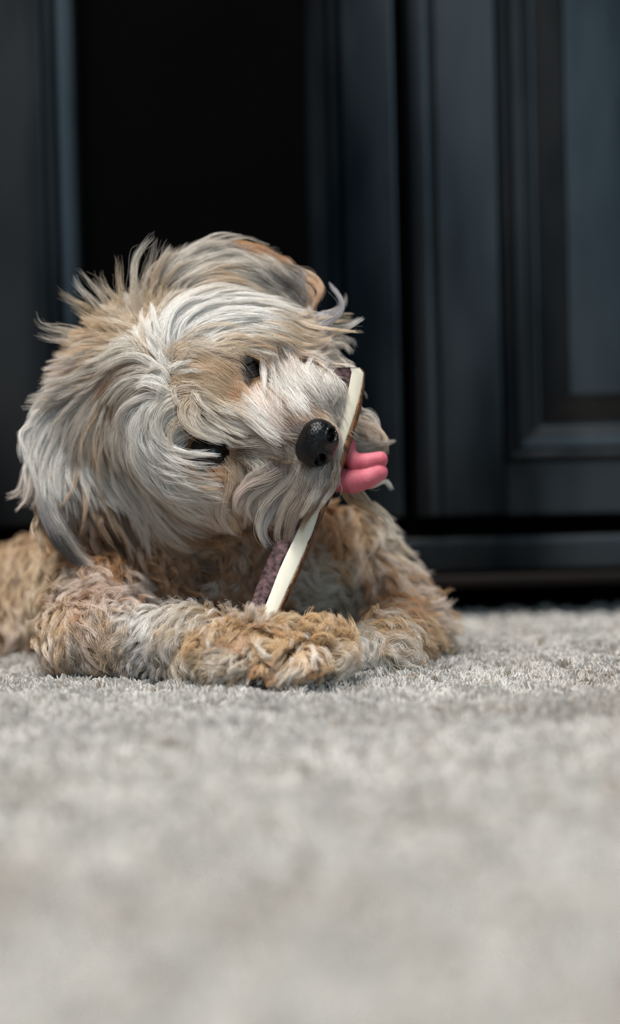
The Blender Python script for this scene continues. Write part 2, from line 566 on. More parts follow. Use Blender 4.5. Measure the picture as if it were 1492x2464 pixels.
def build_nose():
    bm = bmesh.new()
    bmesh.ops.create_icosphere(bm, subdivisions=6, radius=1)
    vs = np.array([v.co[:] for v in bm.verts])
    fs = [[v.index for v in f.verts] for f in bm.faces]
    bm.free()
    # local: x forward, y towards left eye, z up (bridge side)
    q = vs.copy()
    sx = np.sign(q) * np.abs(q) ** np.array([0.85, 0.74, 0.78])
    q = sx * np.array([0.86, 1.24, 1.02]) * cm
    # narrower underneath, like a rounded shield
    q[:, 1] *= 1 - 0.22 * np.clip(-vs[:, 2], 0, 1)
    # midline groove on the front and underneath
    g = np.exp(-(vs[:, 1] / 0.09) ** 2) * np.clip(vs[:, 0], 0, 1) ** 1.5 * np.clip(0.75 - vs[:, 2], 0, 1)
    q[:, 0] -= g * 0.0009
    for s in (-1, 1):
        c = np.array([0.80, 0.44 * s, 0.02]); c /= np.linalg.norm(c)
        d = vs - c
        dy = d[:, 1] * 1.0 + 0.35 * s * d[:, 2]
        dist = np.sqrt((dy / 0.30) ** 2 + (d[:, 2] / 0.24) ** 2 + (d[:, 0] / 0.6) ** 2)
        pit = np.clip(1 - dist, 0, 1) ** 0.55
        q -= pit[:, None] * 0.0062 * c
        rim = np.exp(-((dist - 1.22) / 0.22) ** 2)
        q += rim[:, None] * 0.0006 * vs
        # slit running outwards from the nostril
        c2 = np.array([0.55, 0.80 * s, -0.22]); c2 /= np.linalg.norm(c2)
        d2 = vs - c2
        sl = np.exp(-((d2[:, 2] + 0.25 * s * d2[:, 1]) / 0.07) ** 2 - (d2[:, 1] / 0.26) ** 2 - (d2[:, 0] / 0.5) ** 2)
        q -= sl[:, None] * 0.0022 * c2
    w = q @ np.array(NOSEM).T + np.array(NC)
    return mesh_from(w, fs)


nose = link('nose', build_nose(), black_wet, dog)
nose['label'] = 'wet black nose'


def sphere_me(c, r, M=WM, sub=4):
    bm = bmesh.new()
    bmesh.ops.create_icosphere(bm, subdivisions=sub, radius=1)
    vs = np.array([v.co[:] for v in bm.verts]); fs = [[v.index for v in f.verts] for f in bm.faces]
    bm.free()
    r = np.array(r if hasattr(r, '__len__') else (r, r, r)) * cm
    return mesh_from((vs * r) @ np.array(M).T + np.array(c), fs)


eye_mat = noise_mat('dark_eye', (4, 3, 3), (8, 6, 5), 80, 0.22, spec=0.35, coat=0.0)
lid_mat = noise_mat('dark_eyelid', (20, 15, 15), (30, 22, 21), 200, 0.5, 0.5, 900)
EYES = []
for (ex, ey, rr, push) in ((601, 886, 0.98, 0.72), (500, 1086, 1.15, 0.52)):
    hl, hn, hd = hit(ex, ey)
    c = hl - hn * (rr * push * cm)
    EYES.append((c, rr * cm, hn))
    e = link('eye', sphere_me(c, rr), eye_mat, dog)
    e['label'] = 'dark glossy eye half hidden by hair'
    # lids: a ring around the ball
    ax = hn.normalized(); t1 = ax.orthogonal().normalized(); t2 = ax.cross(t1)
    vs, fs = [], []
    R_, r_ = rr * 0.86, 0.2
    for i in range(40):
        a = i / 40 * 2 * math.pi
        rad_dir = t1 * math.cos(a) + t2 * math.sin(a)
        for j in range(10):
            b2 = j / 10 * 2 * math.pi
            pnt = c + (rad_dir * (R_ + r_ * math.cos(b2)) + ax * (0.45 + r_ * math.sin(b2))) * cm
            vs.append(pnt)
    for i in range(40):
        for j in range(10):
            fs.append((i * 10 + j, ((i + 1) % 40) * 10 + j, ((i + 1) % 40) * 10 + (j + 1) % 10, i * 10 + (j + 1) % 10))
    l = bpy.data.objects.new('eyelid', mesh_from(vs, fs)); COL.objects.link(l)
    l.data.materials.append(lid_mat); l.parent = e
    l.matrix_parent_inverse = Matrix.Translation(-dog.location)

# ------------------------------------------------------------------ tongue
def fused(balls, voxel, smooth_it, name):
    vs, fs = [], []
    bm = bmesh.new(); bmesh.ops.create_icosphere(bm, subdivisions=3, radius=1)
    bv = np.array([v.co[:] for v in bm.verts]); bf = [[v.index for v in f.verts] for f in bm.faces]; bm.free()
    for c, r in balls:
        o = len(vs)
        vs.extend((bv * np.array(r) + np.array(c)).tolist())
        fs.extend([[i + o for i in f] for f in bf])
    ob = bpy.data.objects.new('tmp', mesh_from(vs, fs)); COL.objects.link(ob)
    m = ob.modifiers.new('r', 'REMESH'); m.mode = 'VOXEL'; m.voxel_size = voxel
    m = ob.modifiers.new('s', 'SMOOTH'); m.factor = 0.5; m.iterations = smooth_it
    out = bpy.data.meshes.new_from_object(ob.evaluated_get(bpy.context.evaluated_depsgraph_get()))
    bpy.data.objects.remove(ob)
    out.polygons.foreach_set('use_smooth', [True] * len(out.polygons))
    return out


def track(pts, n=14):
    out = []
    for (a, b2) in zip(pts[:-1], pts[1:]):
        for i in range(n + 1):
            t = i / n
            px, py, dd, r, ry = [a[k] * (1 - t) + b2[k] * t for k in range(5)]
            out.append((P(px, py, dd), Vector((r, ry, r)) * cm))
    return out


tb = track([(846, 1066, 1.020, .20, .30), (838, 1092, 1.019, .42, .40), (856, 1114, 1.018, .50, .45), (884, 1112, 1.016, .48, .45), (914, 1106, 1.015, .44, .45)])
tb += track([(800, 1150, 1.022, .62, .55), (846, 1160, 1.018, .62, .6), (884, 1151, 1.016, .56, .6), (912, 1136, 1.015, .48, .5)])
tb += track([(800, 1115, 1.030, .6, .5), (830, 1120, 1.028, .8, .5), (880, 1128, 1.027, .8, .4)])
tongue_mat = noise_mat('pink_tongue', (190, 88, 102), (208, 112, 126), 120, 0.40, 0.35, 2600, spec=0.4, sss=0.15)
tongue = link('tongue', fused(tb, 0.0005, 4, 'tongue'), tongue_mat, dog)
tongue['label'] = 'pink tongue curling out past the chew'
fur_obs = [nose, tongue]

# ------------------------------------------------------------------ antler chew
chew = empty('dog_chew', P(640, 1450, 0.99))
tag(chew, 'split antler chew held upright between the paws of the dog, cream bone face', 'dog chew')
rows = [  # y, marrow-left, bone-left, bone-right, bark-right, depth
    (884, 812, 842, 866, 868, 1.012), (896, 800, 846, 877, 878, 1.012), (940, 796, 838, 870, 875, 1.012), (990, 786, 826, 855, 864, 1.011), (1039, 776, 812, 838, 849, 1.010),
    (1110, 754, 788, 814, 827, 1.008), (1160, 738, 768, 796, 808, 1.006), (1204, 716, 748, 775, 785, 1.004), (1275, 686, 718, 752, 759, 1.001),
    (1370, 640, 673, 710, 717, 0.997), (1441, 612, 646, 678, 684, 0.993), (1490, 592, 625, 656, 662, 0.990)]
ys = np.linspace(884, 1490, 150)
RW = np.array(rows)
cols = [np.interp(ys, RW[:, 0], RW[:, k]) for k in range(1, 6)]
for _k in range(5):
    _e = np.r_[[cols[_k][0]] * 6, cols[_k], [cols[_k][-1]] * 6]
    _s = np.convolve(_e, np.ones(13) / 13, 'valid')
    cols[_k] = np.where(np.minimum(np.arange(150), np.arange(150)[::-1]) > 8, _s, cols[_k])
back = (CM.to_3x3() @ Vector((0, 0, -1))).normalized()


def pt(i, px, extra):
    # image rows run across the chew's own axis: tilt them square to it
    j = min(max(i, 1), len(ys) - 2)
    mid = (cols[0] + cols[3]) / 2
    slope = (mid[j + 1] - mid[j - 1]) / (ys[j + 1] - ys[j - 1])
    dx = px - mid[i]
    py = ys[i] - slope * dx * 0.85 * min(1.0, i / 10.0)
    return P(px, py, cols[4][i]) + back * extra * cm


def strip(us, name, mat, rough):
    """us(i) -> list of (px, extra depth cm) across, closed section"""
    vs, fs = [], []
    m = None
    for i in range(len(ys)):
        sec = us(i)
        m = len(sec)
        for (px, ex) in sec:
            r = rough * (rng.normal())
            vs.append(pt(i, px, ex + r))
    for i in range(len(ys) - 1):
        for k in range(m):
            fs.append((i * m + k, i * m + (k + 1) % m, (i + 1) * m + (k + 1) % m, (i + 1) * m + k))
    fs.append(tuple(range(m)))
    fs.append(tuple(reversed(range((len(ys) - 1) * m, len(ys) * m))))
    o = link(name, mesh_from(vs, fs), mat, chew)
    return o


def sec_marrow(i):
    a, b2 = cols[0][i], cols[1][i] + 1.5 * math.sin(i * 0.21) + 1.2 * math.sin(i * 0.57 + 1)
    wv = [(a + (b2 - a) * u + rng.normal() * 0.8, (0.38 * (1 - u) ** 1.5) - 0.02 + 0.025 * rng.normal()) for u in np.linspace(0, 1, 9)]
    wv[-1] = (b2, 0.0)
    return wv + [(b2, 0.5), ((a + b2) / 2, 0.75), (a + 4, 0.65)]


def sec_bone(i):
    a, b2 = cols[1][i], cols[2][i]
    wv = [(a + (b2 - a) * u, -0.03 - 0.05 * math.sin(math.pi * u)) for u in np.linspace(0, 1, 8)]
    return wv + [(b2, 0.55), ((a + b2) / 2, 0.8), (a, 0.7)]


def sec_bark(i):
    a, b2 = cols[2][i] - 0.5, cols[3][i]
    j = 1.5 * math.sin(i * 0.23) + 1.0 * math.sin(i * 0.71 + 2) + 0.6 * rng.normal()
    if i < 8:
        j = 0
    wv = [(a + j * 0.6, -0.05), (a + (b2 - a) * 0.3, -0.10), (a + (b2 - a) * 0.6, -0.05), (b2, 0.1), (b2 + 2, 0.3), (b2 + 1, 0.6), (b2 - 6, 0.85), (cols[0][i] + 14, 0.95), (cols[0][i] + 6, 0.8), (a - 3, 0.7)]
    return wv


marrow_mat = noise_mat('antler_marrow', (34, 21, 22), (104, 78, 80), 300, 0.7, 0.5, 700, spec=0.3, detail=6)
bone_mat = noise_mat('antler_bone', (214, 205, 182), (233, 227, 210), 60, 0.45, 0.15, 400, spec=0.35, stretch=(1, 1, 0.3), sss=0.05)
bark_mat = noise_mat('antler_bark', (30, 17, 10), (138, 92, 56), 330, 0.55, 1.0, 700, spec=0.35, stretch=(1, 1, 0.5))
strip(sec_marrow, 'marrow', marrow_mat, 0.006)['label'] = 'dark purple-brown spongy core'
strip(sec_bone, 'bone_face', bone_mat, 0.0015)['label'] = 'smooth cream bone'
strip(sec_bark, 'bark_edge', bark_mat, 0.008)['label'] = 'rough brown outer edge'

# ------------------------------------------------------------------ fur
PAL = {'W': (244, 240, 234), 'c': (229, 221, 209), 't': (215, 193, 162), 'o': (203, 155, 108), 'b': (136, 102, 76), 'g': (200, 190, 178),
       'k': (50, 46, 49), 'd': (46, 38, 36), 'p': (226, 193, 147), 'l': (212, 208, 212), 'm': (158, 141, 128), 'q': (208, 178, 142), 'n': (228, 211, 199),
       'e': (208, 198, 188), 's': (211, 182, 148)}
PAL = {k: np.array(lin(v)) for k, v in PAL.items()}
REG = {'A': (350, 720, 2.2954), 'B': (0, 540, 2.4867), 'C': (0, 1000, 2.4867), 'D': (500, 1150, 2.4065), 'E': (350, 520, 2.4867),
       'F': (550, 1400, 4.263), 'G': (200, 1400, 3.73), 'I': (550, 780, 6.487), 'J': (430, 1000, 6.487), 'N': (0, 0, 1.0)}
# style: root radius cm, tip gather, wave cm, curl cm, turns, fuzz cm, hairs, strand radius mm, own locks
STY = {'U': (0.16, 0.40, 0.06, 0.00, 0.0, 0.03, 26, 0.065, 1),
       'R': (0.42, 0.35, 0.04, 0.00, 0.0, 0.03, 26, 0.075, 2),
       'T': (0.24, 0.60, 0.09, 0.00, 0.0, 0.075, 26, 0.055, 1),
       'V': (0.22, 0.60, 0.03, 0.00, 0.0, 0.030, 26, 0.055, 1),
       'Y': (0.04, 0.6, 0.02, 0.0, 0.0, 0.01, 3, 0.06, 1),
       'L': (0.30, 0.30, 0.05, 0.00, 0.0, 0.035, 26, 0.070, 2),
       'M': (0.28, 0.75, 0.04, 0.00, 0.0, 0.030, 20, 0.060, 1),
       'S': (0.30, 0.90, 0.03, 0.00, 0.0, 0.030, 22, 0.060, 1),
       'K': (0.38, 0.42, 0.05, 0.30, 0.8, 0.030, 28, 0.090, 2),
       'Q': (0.22, 0.40, 0.03, 0.17, 0.75, 0.050, 22, 0.062, 3)}
GUIDES = []


def G(reg, sty, cols_, lift, *xy):
    ox, oy, sc = REG[reg]
    pts = [(ox + xy[i] / sc, oy + xy[i + 1] / sc) for i in range(0, len(xy), 2)]
    GUIDES.append((sty, cols_[0], cols_[1], lift, pts))

# --- crest and back of the head (upper left)
G('B','T','tg',.9, 860,600, 820,430, 815,260, 860,130, 930,60)
G('B','T','te',.9, 900,520, 870,380, 885,260, 925,160, 940,90)
G('B','T','tW',.8, 830,560, 800,420, 800,280, 830,160, 900,80)
G('B','T','tt',.8, 780,560, 735,440, 712,320, 705,190)
G('B','T','tc',.8, 690,560, 620,440, 540,350, 465,265)
G('B','T','tW',.8, 640,560, 560,470, 490,390, 440,310)
G('B','T','tt',.8, 600,600, 520,500, 430,450, 345,400)
G('B','T','tc',.8, 560,660, 440,645, 320,625, 240,590, 210,550)
G('B','T','te',.8, 560,700, 440,690, 330,680, 220,650)
G('B','T','tt',.8, 700,640, 600,590, 500,540, 420,500)
G('B','T','tc',.7, 850,585, 740,560, 640,500, 560,430)
G('B','T','tc',.7, 870,650, 760,600, 650,560, 580,540)
G('B','T','tq',.7, 800,700, 700,670, 600,650, 500,600)
G('B','T','tt',.7, 700,740, 580,730, 460,720, 380,690)
G('B','T','ct',.7, 760,520, 700,450, 640,380, 590,300)
G('B','L','sg',.8, 640,760, 500,780, 380,800, 280,830)
G('B','L','eg',.8, 640,860, 500,880, 380,930, 250,950)
G('B','L','eg',.8, 560,940, 440,960, 300,1000, 160,1030)
G('B','L','gg',.8, 520,1020, 380,1040, 260,1080, 130,1105)
G('B','L','en',.8, 600,800, 460,830, 350,860, 260,860)
# --- waves left of the parting
G('B','L','Wc',.8, 990,960, 950,880, 860,800, 760,780, 650,820, 550,880)
G('B','L','cc',.8, 900,780, 800,730, 700,730, 600,790, 500,830)
G('B','L','sb',.4, 900,870, 820,850, 740,880, 680,960, 640,1020)
G('B','L','gg',.7, 950,960, 870,930, 780,950, 700,1010, 640,1090)
G('B','L','WW',.8, 1010,1010, 940,970, 880,950, 820,985)
G('B','L','We',.7, 1000,1040, 900,1030, 800,1060, 720,1120, 690,1220)
G('B','L','WW',.7, 990,730, 940,640, 920,560, 900,470)
G('B','L','cW',.6, 1000,800, 930,720, 880,640, 860,560)
G('B','L','tc',.7, 940,760, 860,700, 850,600, 850,500)
G('B','L','WW',.5, 1000,860, 960,800, 900,730, 880,660)
# --- flow down over the right ear and cheek
G('B','L','eg',.8, 650,1000, 560,1080, 480,1180, 440,1290, 420,1420)
G('B','L','ge',.8, 560,1040, 470,1120, 400,1220, 370,1340)
G('B','L','eW',.8, 460,1100, 360,1160, 270,1250, 220,1380, 220,1480)
G('B','L','gW',.8, 400,1140, 290,1190, 190,1250, 140,1330, 160,1440)
G('B','L','eW',.9, 330,1160, 210,1190, 130,1240, 130,1310, 155,1370)
G('B','L','es',.8, 700,1060, 620,1160, 580,1260, 570,1380, 590,1480)
G('B','L','cg',.8, 760,1090, 700,1180, 670,1280, 680,1400, 720,1480)
G('B','L','ee',.8, 800,1120, 750,1230, 740,1350, 780,1470)
G('C','L','gW',.8, 330,20, 230,120, 190,260, 210,400, 250,520)
G('C','L','en',.9, 280,140, 210,240, 180,360, 160,480, 90,570)
G('C','L','gn',.9, 250,180, 170,280, 140,380, 110,470, 40,500)
G('C','L','gW',.8, 400,80, 370,200, 330,330, 340,440, 350,540)
G('C','T','ek',1.3, 270,250, 240,380, 240,520, 290,660, 340,800, 430,880)
G('C','T','kk',1.3, 300,300, 270,440, 280,600, 340,740, 430,840, 510,900)
G('C','T','kl',1.3, 320,380, 310,520, 360,660, 430,750, 500,850, 560,890)
G('C','T','kd',1.3, 340,420, 330,560, 390,700, 470,820, 570,900)
G('C','T','gl',1.3, 300,340, 290,480, 330,600, 390,700, 460,800)
G('C','U','gs',.8, 420,150, 460,270, 440,420, 380,530, 340,560)
G('C','U','es',.8, 480,160, 480,300, 500,440, 510,580, 470,720)
G('C','U','bs',.6, 520,330, 530,470, 560,600, 620,720, 700,800)
G('C','U','gs',.8, 560,170, 560,320, 600,480, 660,620, 720,760)
G('C','U','se',.8, 640,300, 660,450, 700,600, 760,740, 830,860)
G('C','L','gW',.8, 560,240, 620,340, 680,430, 760,520, 820,600)
G('C','L','Wg',.9, 640,180, 660,290, 720,400, 800,500, 860,600)
G('C','L','eg',.8, 700,220, 740,340, 800,460, 870,600, 860,700, 850,790)
G('C','U','be',.6, 640,500, 700,620, 760,730, 800,860)
G('C','L','bb',.4, 560,420, 580,520, 620,620, 680,700)
G('C','L','bb',.4, 700,560, 760,680, 820,780, 900,860)
G('C','L','cW',.8, 720,120, 760,260, 820,400, 870,540, 960,660)
G('C','L','ec',.8, 780,240, 820,380, 880,520, 980,660, 1100,780)
G('C','U','sc',.7, 860,560, 940,680, 1050,770, 1180,825)
G('C','U','so',.7, 800,600, 860,740, 940,830, 1000,900)
G('C','U','ts',.7, 880,640, 980,740, 1080,810, 1160,830)
# --- large white sweep below the right eye
G('B','L','WW',1.0, 1050,1030, 900,1080, 810,1180, 800,1300, 850,1400, 930,1480)
G('B','L','WW',1.0, 1000,1060, 870,1120, 800,1220, 810,1350, 880,1450)
G('C','L','WW',1.0, 960,20, 850,60, 790,160, 820,270, 920,370, 1040,430, 1200,450)
G('C','L','Wc',1.0, 900,40, 810,120, 790,220, 850,330, 960,430, 1120,520, 1290,580)
G('C','L','cc',.9, 850,160, 830,280, 900,400, 1020,520, 1150,620, 1330,700)
G('C','L','cn',.8, 840,260, 860,400, 950,540, 1080,640, 1220,700)
G('C','L','Wc',.9, 1000,260, 1020,330, 1100,400, 1190,430, 1290,440)
G('C','L','cW',.8, 900,300, 940,400, 1040,500, 1160,560, 1270,590)
G('C','U','ts',.7, 900,480, 980,600, 1100,700, 1200,760)
G('C','L','cn',.7, 1060,420, 1120,500, 1200,580, 1300,640)
# brow locks falling over the right eye
G('B','L','cW',1.1, 1090,1040, 980,1100, 940,1200, 990,1310, 1100,1370, 1310,1385)
G('B','L','WW',1.1, 1060,1060, 960,1130, 950,1250, 1020,1340, 1150,1390, 1290,1380)
G('B','L','tc',1.1, 1180,1040, 1100,1110, 1120,1200, 1200,1270, 1340,1305)
G('B','L','tW',1.1, 1220,1060, 1150,1130, 1170,1210, 1240,1270, 1330,1300)
# --- forehead tan patch
G('A','S','tt',.35, 140,300, 220,290, 320,310, 420,360)
G('A','S','ts',.35, 130,380, 220,390, 330,420, 430,470)
G('A','S','tt',.35, 140,460, 240,480, 340,490, 430,520)
G('A','S','sq',.35, 260,300, 360,350, 440,410, 500,470)
G('A','S','cq',.35, 360,260, 440,310, 500,370, 530,430)
G('A','S','tt',.35, 300,400, 400,440, 470,490, 520,520)
G('A','S','so',.3, 420,460, 480,500, 520,520, 560,540)
G('A','M','so',.35, 470,380, 500,420, 520,470, 530,530)
G('A','S','tc',.5, 120,540, 200,520, 290,510, 360,540, 400,590)
G('A','S','tt',.45, 260,530, 340,520, 400,550, 430,610)
G('A','S','tc',.45, 380,540, 440,580, 520,610, 620,640)
G('A','L','WW',.7, 60,260, 90,230, 130,160, 200,90)
# --- white brow sweep over the top of the head (towards upper right)
G('E','L','WW',.8, 130,790, 140,680, 180,570, 280,500, 420,480)
G('E','L','WW',.8, 180,740, 210,620, 320,540, 470,510, 640,520)
G('E','L','Wc',.8, 120,720, 150,590, 260,480, 400,430, 560,440)
G('E','L','WW',.8, 280,680, 400,590, 560,570, 720,590, 880,640)
G('E','L','WW',.8, 340,740, 450,650, 600,620, 760,640, 900,700)
G('E','L','Wc',.8, 420,560, 560,540, 720,560, 880,590, 1060,630)
G('E','L','Wt',.9, 560,560, 740,570, 900,610, 1060,640, 1240,620)
G('E','L','ct',.9, 700,600, 860,620, 1000,660, 1120,680, 1280,690)
G('E','L','ct',.9, 800,590, 940,600, 1060,610, 1160,590, 1240,590)
G('E','L','tW',.9, 860,640, 980,660, 1100,670, 1200,650, 1290,600)
G('E','L','tt',.8, 900,660, 1010,690, 1100,710, 1180,690, 1230,670)
G('E','L','Wt',.8, 680,640, 780,670, 880,720, 960,790)
G('E','L','ct',.8, 780,660, 880,700, 960,740, 1040,750, 1120,720)
G('E','L','tn',.6, 880,720, 960,770, 1040,780, 1110,740)
G('E','L','Wc',.7, 460,740, 540,690, 640,680, 740,690, 830,720)
G('E','L','ct',.6, 400,800, 470,740, 560,720, 640,740)
G('E','M','ct',.5, 420,860, 480,820, 540,810, 590,830)
G('E','M','tq',.4, 380,900, 440,880, 510,880, 570,900)
# --- left ear, thrown back at the top
G('E','L','cg',.7, 70,420, 150,320, 260,230, 360,180, 480,170)
G('E','L','gc',.7, 120,400, 220,310, 340,240, 460,200, 580,220)
G('E','L','cc',.7, 150,470, 270,360, 400,290, 540,270, 680,280)
G('E','L','cg',.7, 280,380, 420,300, 560,270, 700,290, 840,370)
G('E','L','ek',.7, 460,280, 600,270, 740,300, 840,370, 900,440)
G('E','L','gc',.7, 420,240, 540,220, 660,230, 780,290, 880,380)
G('E','L','gk',.6, 380,400, 500,360, 620,370, 740,430, 860,520)
G('E','L','bk',.5, 420,390, 520,350, 640,360, 760,420, 880,500)
G('E','L','eg',.7, 600,330, 720,370, 820,440, 920,520, 980,560)
G('E','L','gk',.7, 700,330, 800,390, 880,460, 960,540)
G('E','L','cs',.7, 200,480, 320,400, 440,370, 560,390, 680,450)
G('E','L','ce',.8, 360,390, 500,380, 620,400, 720,470, 840,540)
G('E','L','gg',.7, 560,440, 680,460, 800,500, 900,560)
G('E','L','bs',.5, 160,520, 270,460, 400,440, 520,440)
G('E','S','oo',.5, 520,170, 600,170, 680,190, 740,230)
G('E','S','oo',.5, 600,190, 680,210, 740,240, 790,280)
G('E','L','gk',.8, 760,300, 850,340, 920,380, 960,440, 960,520)
G('E','L','so',.8, 900,360, 990,390, 1040,450, 1020,520, 990,560)
G('E','L','ll',.9, 1080,620, 1150,580, 1180,530, 1160,470, 1100,400)
G('E','L','lg',.8, 1050,600, 1130,570, 1190,520, 1205,470)
G('E','L','sg',.8, 40,480, 60,360, 100,260, 150,180)
# --- muzzle, bridge and cheeks
G('A','L','nW',.7, 720,215, 670,260, 650,340, 650,430, 670,530)
G('A','M','WW',.6, 700,300, 690,380, 710,460, 750,560)
G('A','M','nW',.6, 760,290, 760,370, 790,450, 830,540)
G('A','M','nW',.5, 820,300, 830,380, 860,460, 900,540)
G('A','M','nW',.5, 900,290, 880,360, 900,440, 940,540)
G('A','M','gg',.5, 960,320, 940,400, 950,480, 980,570)
G('A','M','gg',.5, 1000,380, 980,440, 1000,520, 1030,600)
G('A','M','WW',.5, 760,440, 780,520, 830,590, 880,640)
G('A','M','Wg',.5, 900,470, 930,550, 970,610, 1010,660)
G('A','M','Wg',.5, 1000,540, 1020,600, 1040,650, 1055,710)
G('A','M','gm',.5, 960,560, 990,610, 1010,660, 1020,700)
G('A','M','bo',.3, 700,230, 750,230, 800,240, 840,270)
G('A','M','bb',.3, 740,250, 790,260, 830,280, 870,290)
G('A','M','nW',.6, 520,540, 560,620, 630,690, 730,750)
G('A','M','WW',.6, 560,530, 600,610, 670,680, 750,730)
G('A','M','nn',.5, 610,500, 650,580, 700,650, 760,710)
G('A','M','tb',.4, 690,560, 730,620, 790,660, 850,690)
G('A','M','bb',.4, 770,580, 800,630, 840,670, 880,700)
G('A','M','bd',.35, 760,640, 800,680, 840,720, 880,750)
G('A','M','mb',.35, 720,720, 770,740, 820,760, 860,780)
G('A','M','tb',.5, 830,600, 860,640, 890,670, 920,690)
G('A','M','tc',.5, 420,620, 500,640, 600,680, 700,740)
G('A','M','Wc',.5, 440,680, 520,680, 620,710, 720,755)
G('A','M','gm',.4, 440,740, 540,740, 640,750, 730,765)
G('A','M','ce',.5, 440,800, 540,790, 640,790, 720,790)
G('A','M','mc',.4, 540,840, 620,830, 700,830, 770,840)
G('A','M','ms',.4, 620,900, 700,880, 770,880, 830,890)
G('A','M','Wc',.5, 560,860, 600,880, 640,920, 640,980)
G('A','M','eg',.4, 780,800, 800,840, 820,880, 830,930)
G('A','M','oo',.35, 320,900, 360,940, 400,970, 460,990)
G('A','M','oo',.35, 380,900, 420,950, 460,990, 480,1040)
G('A','M','os',.35, 340,980, 400,1010, 450,1040, 480,1080)
G('A','M','ss',.5, 440,880, 480,940, 500,1010, 480,1080)
G('A','L','sn',.6, 470,960, 460,1050, 430,1140, 420,1240)
G('A','L','tn',.6, 400,1060, 400,1150, 420,1230, 480,1300)
G('A','L','ts',.6, 500,1040, 480,1120, 480,1210, 520,1300)
# lower lip, moustache
G('A','L','mn',.8, 800,900, 720,960, 620,1000, 530,1040, 490,1110, 520,1190)
G('A','L','mn',.8, 780,930, 690,980, 590,1020, 520,1080, 500,1150)
G('A','L','me',.8, 760,960, 680,1020, 600,1080, 560,1150, 580,1220)
G('A','L','me',.8, 830,950, 770,1030, 690,1110, 630,1190, 620,1280)
G('A','L','mW',.9, 780,1020, 700,1100, 640,1190, 630,1290, 680,1370)
G('A','L','ml',.9, 820,1040, 740,1130, 680,1220, 660,1300, 710,1375)
G('A','L','mg',.8, 870,960, 820,1070, 760,1170, 720,1270, 730,1360)
G('A','L','mm',.8, 900,980, 860,1090, 800,1190, 770,1290, 760,1360)
G('A','L','mm',.8, 940,970, 910,1070, 860,1160, 820,1240, 800,1330)
G('A','L','mg',.8, 980,960, 960,1050, 910,1130, 860,1200)
G('A','L','mg',.7, 1010,940, 1000,1020, 960,1090, 900,1180)
G('A','L','mb',.7, 1020,970, 1000,1060, 940,1150, 880,1230, 860,1290)
G('A','M','gm',.5, 880,930, 870,980, 850,1040, 820,1100)
G('A','M','ge',.5, 960,930, 960,980, 950,1030, 930,1090)
G('A','M','gg',.4, 1040,840, 1060,890, 1050,940, 1030,990)
G('A','M','ge',.5, 840,880, 830,940, 800,1000, 760,1050)
G('A','L','mn',.7, 640,960, 560,1010, 510,1070, 490,1140)
# far lip and chin, behind the chew
G('A','L','gg',.7, 1010,240, 1060,260, 1110,260, 1150,300)
G('A','L','gk',.7, 1040,220, 1100,220, 1150,230, 1165,260)
G('A','M','ge',.5, 1000,300, 1050,300, 1090,330, 1130,360)
G('N','L','ge',.7, 850,1020, 880,990, 905,1010, 915,1060)
G('N','L','es',.7, 860,1030, 895,1020, 925,1050, 925,1090)
G('N','L','gg',.7, 850,1060, 880,1060, 905,1070, 945,1060)
G('N','L','eW',.7, 860,1160, 900,1170, 925,1160, 942,1180)
# --- throat and chest behind
G('C','K','so',.8, 560,700, 560,800, 600,900, 650,980)
G('C','K','oo',.7, 640,820, 660,900, 660,1000, 600,1040)
G('C','K','so',.8, 900,880, 950,930, 1000,980, 1050,1040)
G('C','K','bo',.6, 1000,860, 1080,880, 1120,940, 1100,1000)
G('C','K','os',.8, 1200,830, 1300,830, 1400,860, 1450,900)
G('C','K','ob',.6, 1200,900, 1280,940, 1360,930, 1420,960)
G('C','K','sn',.9, 740,1020, 820,1050, 880,1090, 940,1120)
G('C','K','on',.9, 500,1100, 480,1180, 540,1260, 600,1320)
G('C','K','on',.9, 620,1080, 600,1150, 660,1200, 700,1250)
G('C','K','tn',.9, 440,1080, 520,1060, 600,1070, 660,1040)
G('C','K','ts',.8, 200,880, 180,960, 200,1040, 220,1120)
G('C','K','ts',.8, 100,900, 80,990, 90,1080, 110,1160)
G('C','K','ss',.8, 240,560, 220,660, 240,760, 260,840)
G('C','K','tt',.8, 300,900, 300,980, 320,1060, 360,1120)
G('C','K','ts',.8, 20,1080, 10,1160, 20,1240, 60,1300)
G('C','K','ts',.8, 120,1240, 140,1320, 160,1380, 170,1440)
G('N','K','sn',.8, 20,1500, 25,1530, 20,1550, 10,1570)
G('N','K','sc',.8, 560,1390, 575,1420, 570,1450, 555,1470)
G('D','K','sc',.8, 100,520, 80,580, 60,630, 40,690)
G('D','K','go',.8, 200,560, 180,620, 170,660, 190,700)
G('D','K','tp',.9, 800,120, 880,160, 940,200, 1000,240)
G('D','K','tc',.9, 900,130, 980,170, 1040,220, 1080,290)
G('D','K','tc',.9, 960,260, 1040,310, 1080,360, 1130,380)
G('D','K','oo',.8, 700,260, 740,330, 740,410, 700,470)
G('D','K','po',.8, 820,280, 860,350, 840,430, 800,480)
G('D','K','pn',.9, 880,420, 900,500, 880,580, 840,640)
G('D','K','op',.8, 760,460, 740,540, 760,600, 820,620)
G('D','K','se',.8, 560,500, 560,560, 600,620, 640,660)
G('D','K','tc',.8, 640,560, 660,620, 720,640, 780,640)
G('D','K','tn',.9, 960,460, 1020,540, 1100,600, 1160,660)
G('D','K','po',.9, 1000,640, 1080,700, 1160,740, 1200,800)
G('D','K','tn',1.0, 1140,680, 1220,730, 1290,730, 1380,690)
G('D','K','oo',.8, 1040,760, 1100,800, 1180,850, 1240,900)
G('D','K','pq',.8, 1140,800, 1220,860, 1280,920, 1330,980)
G('D','K','tc',.8, 820,700, 880,760, 920,820, 980,840)
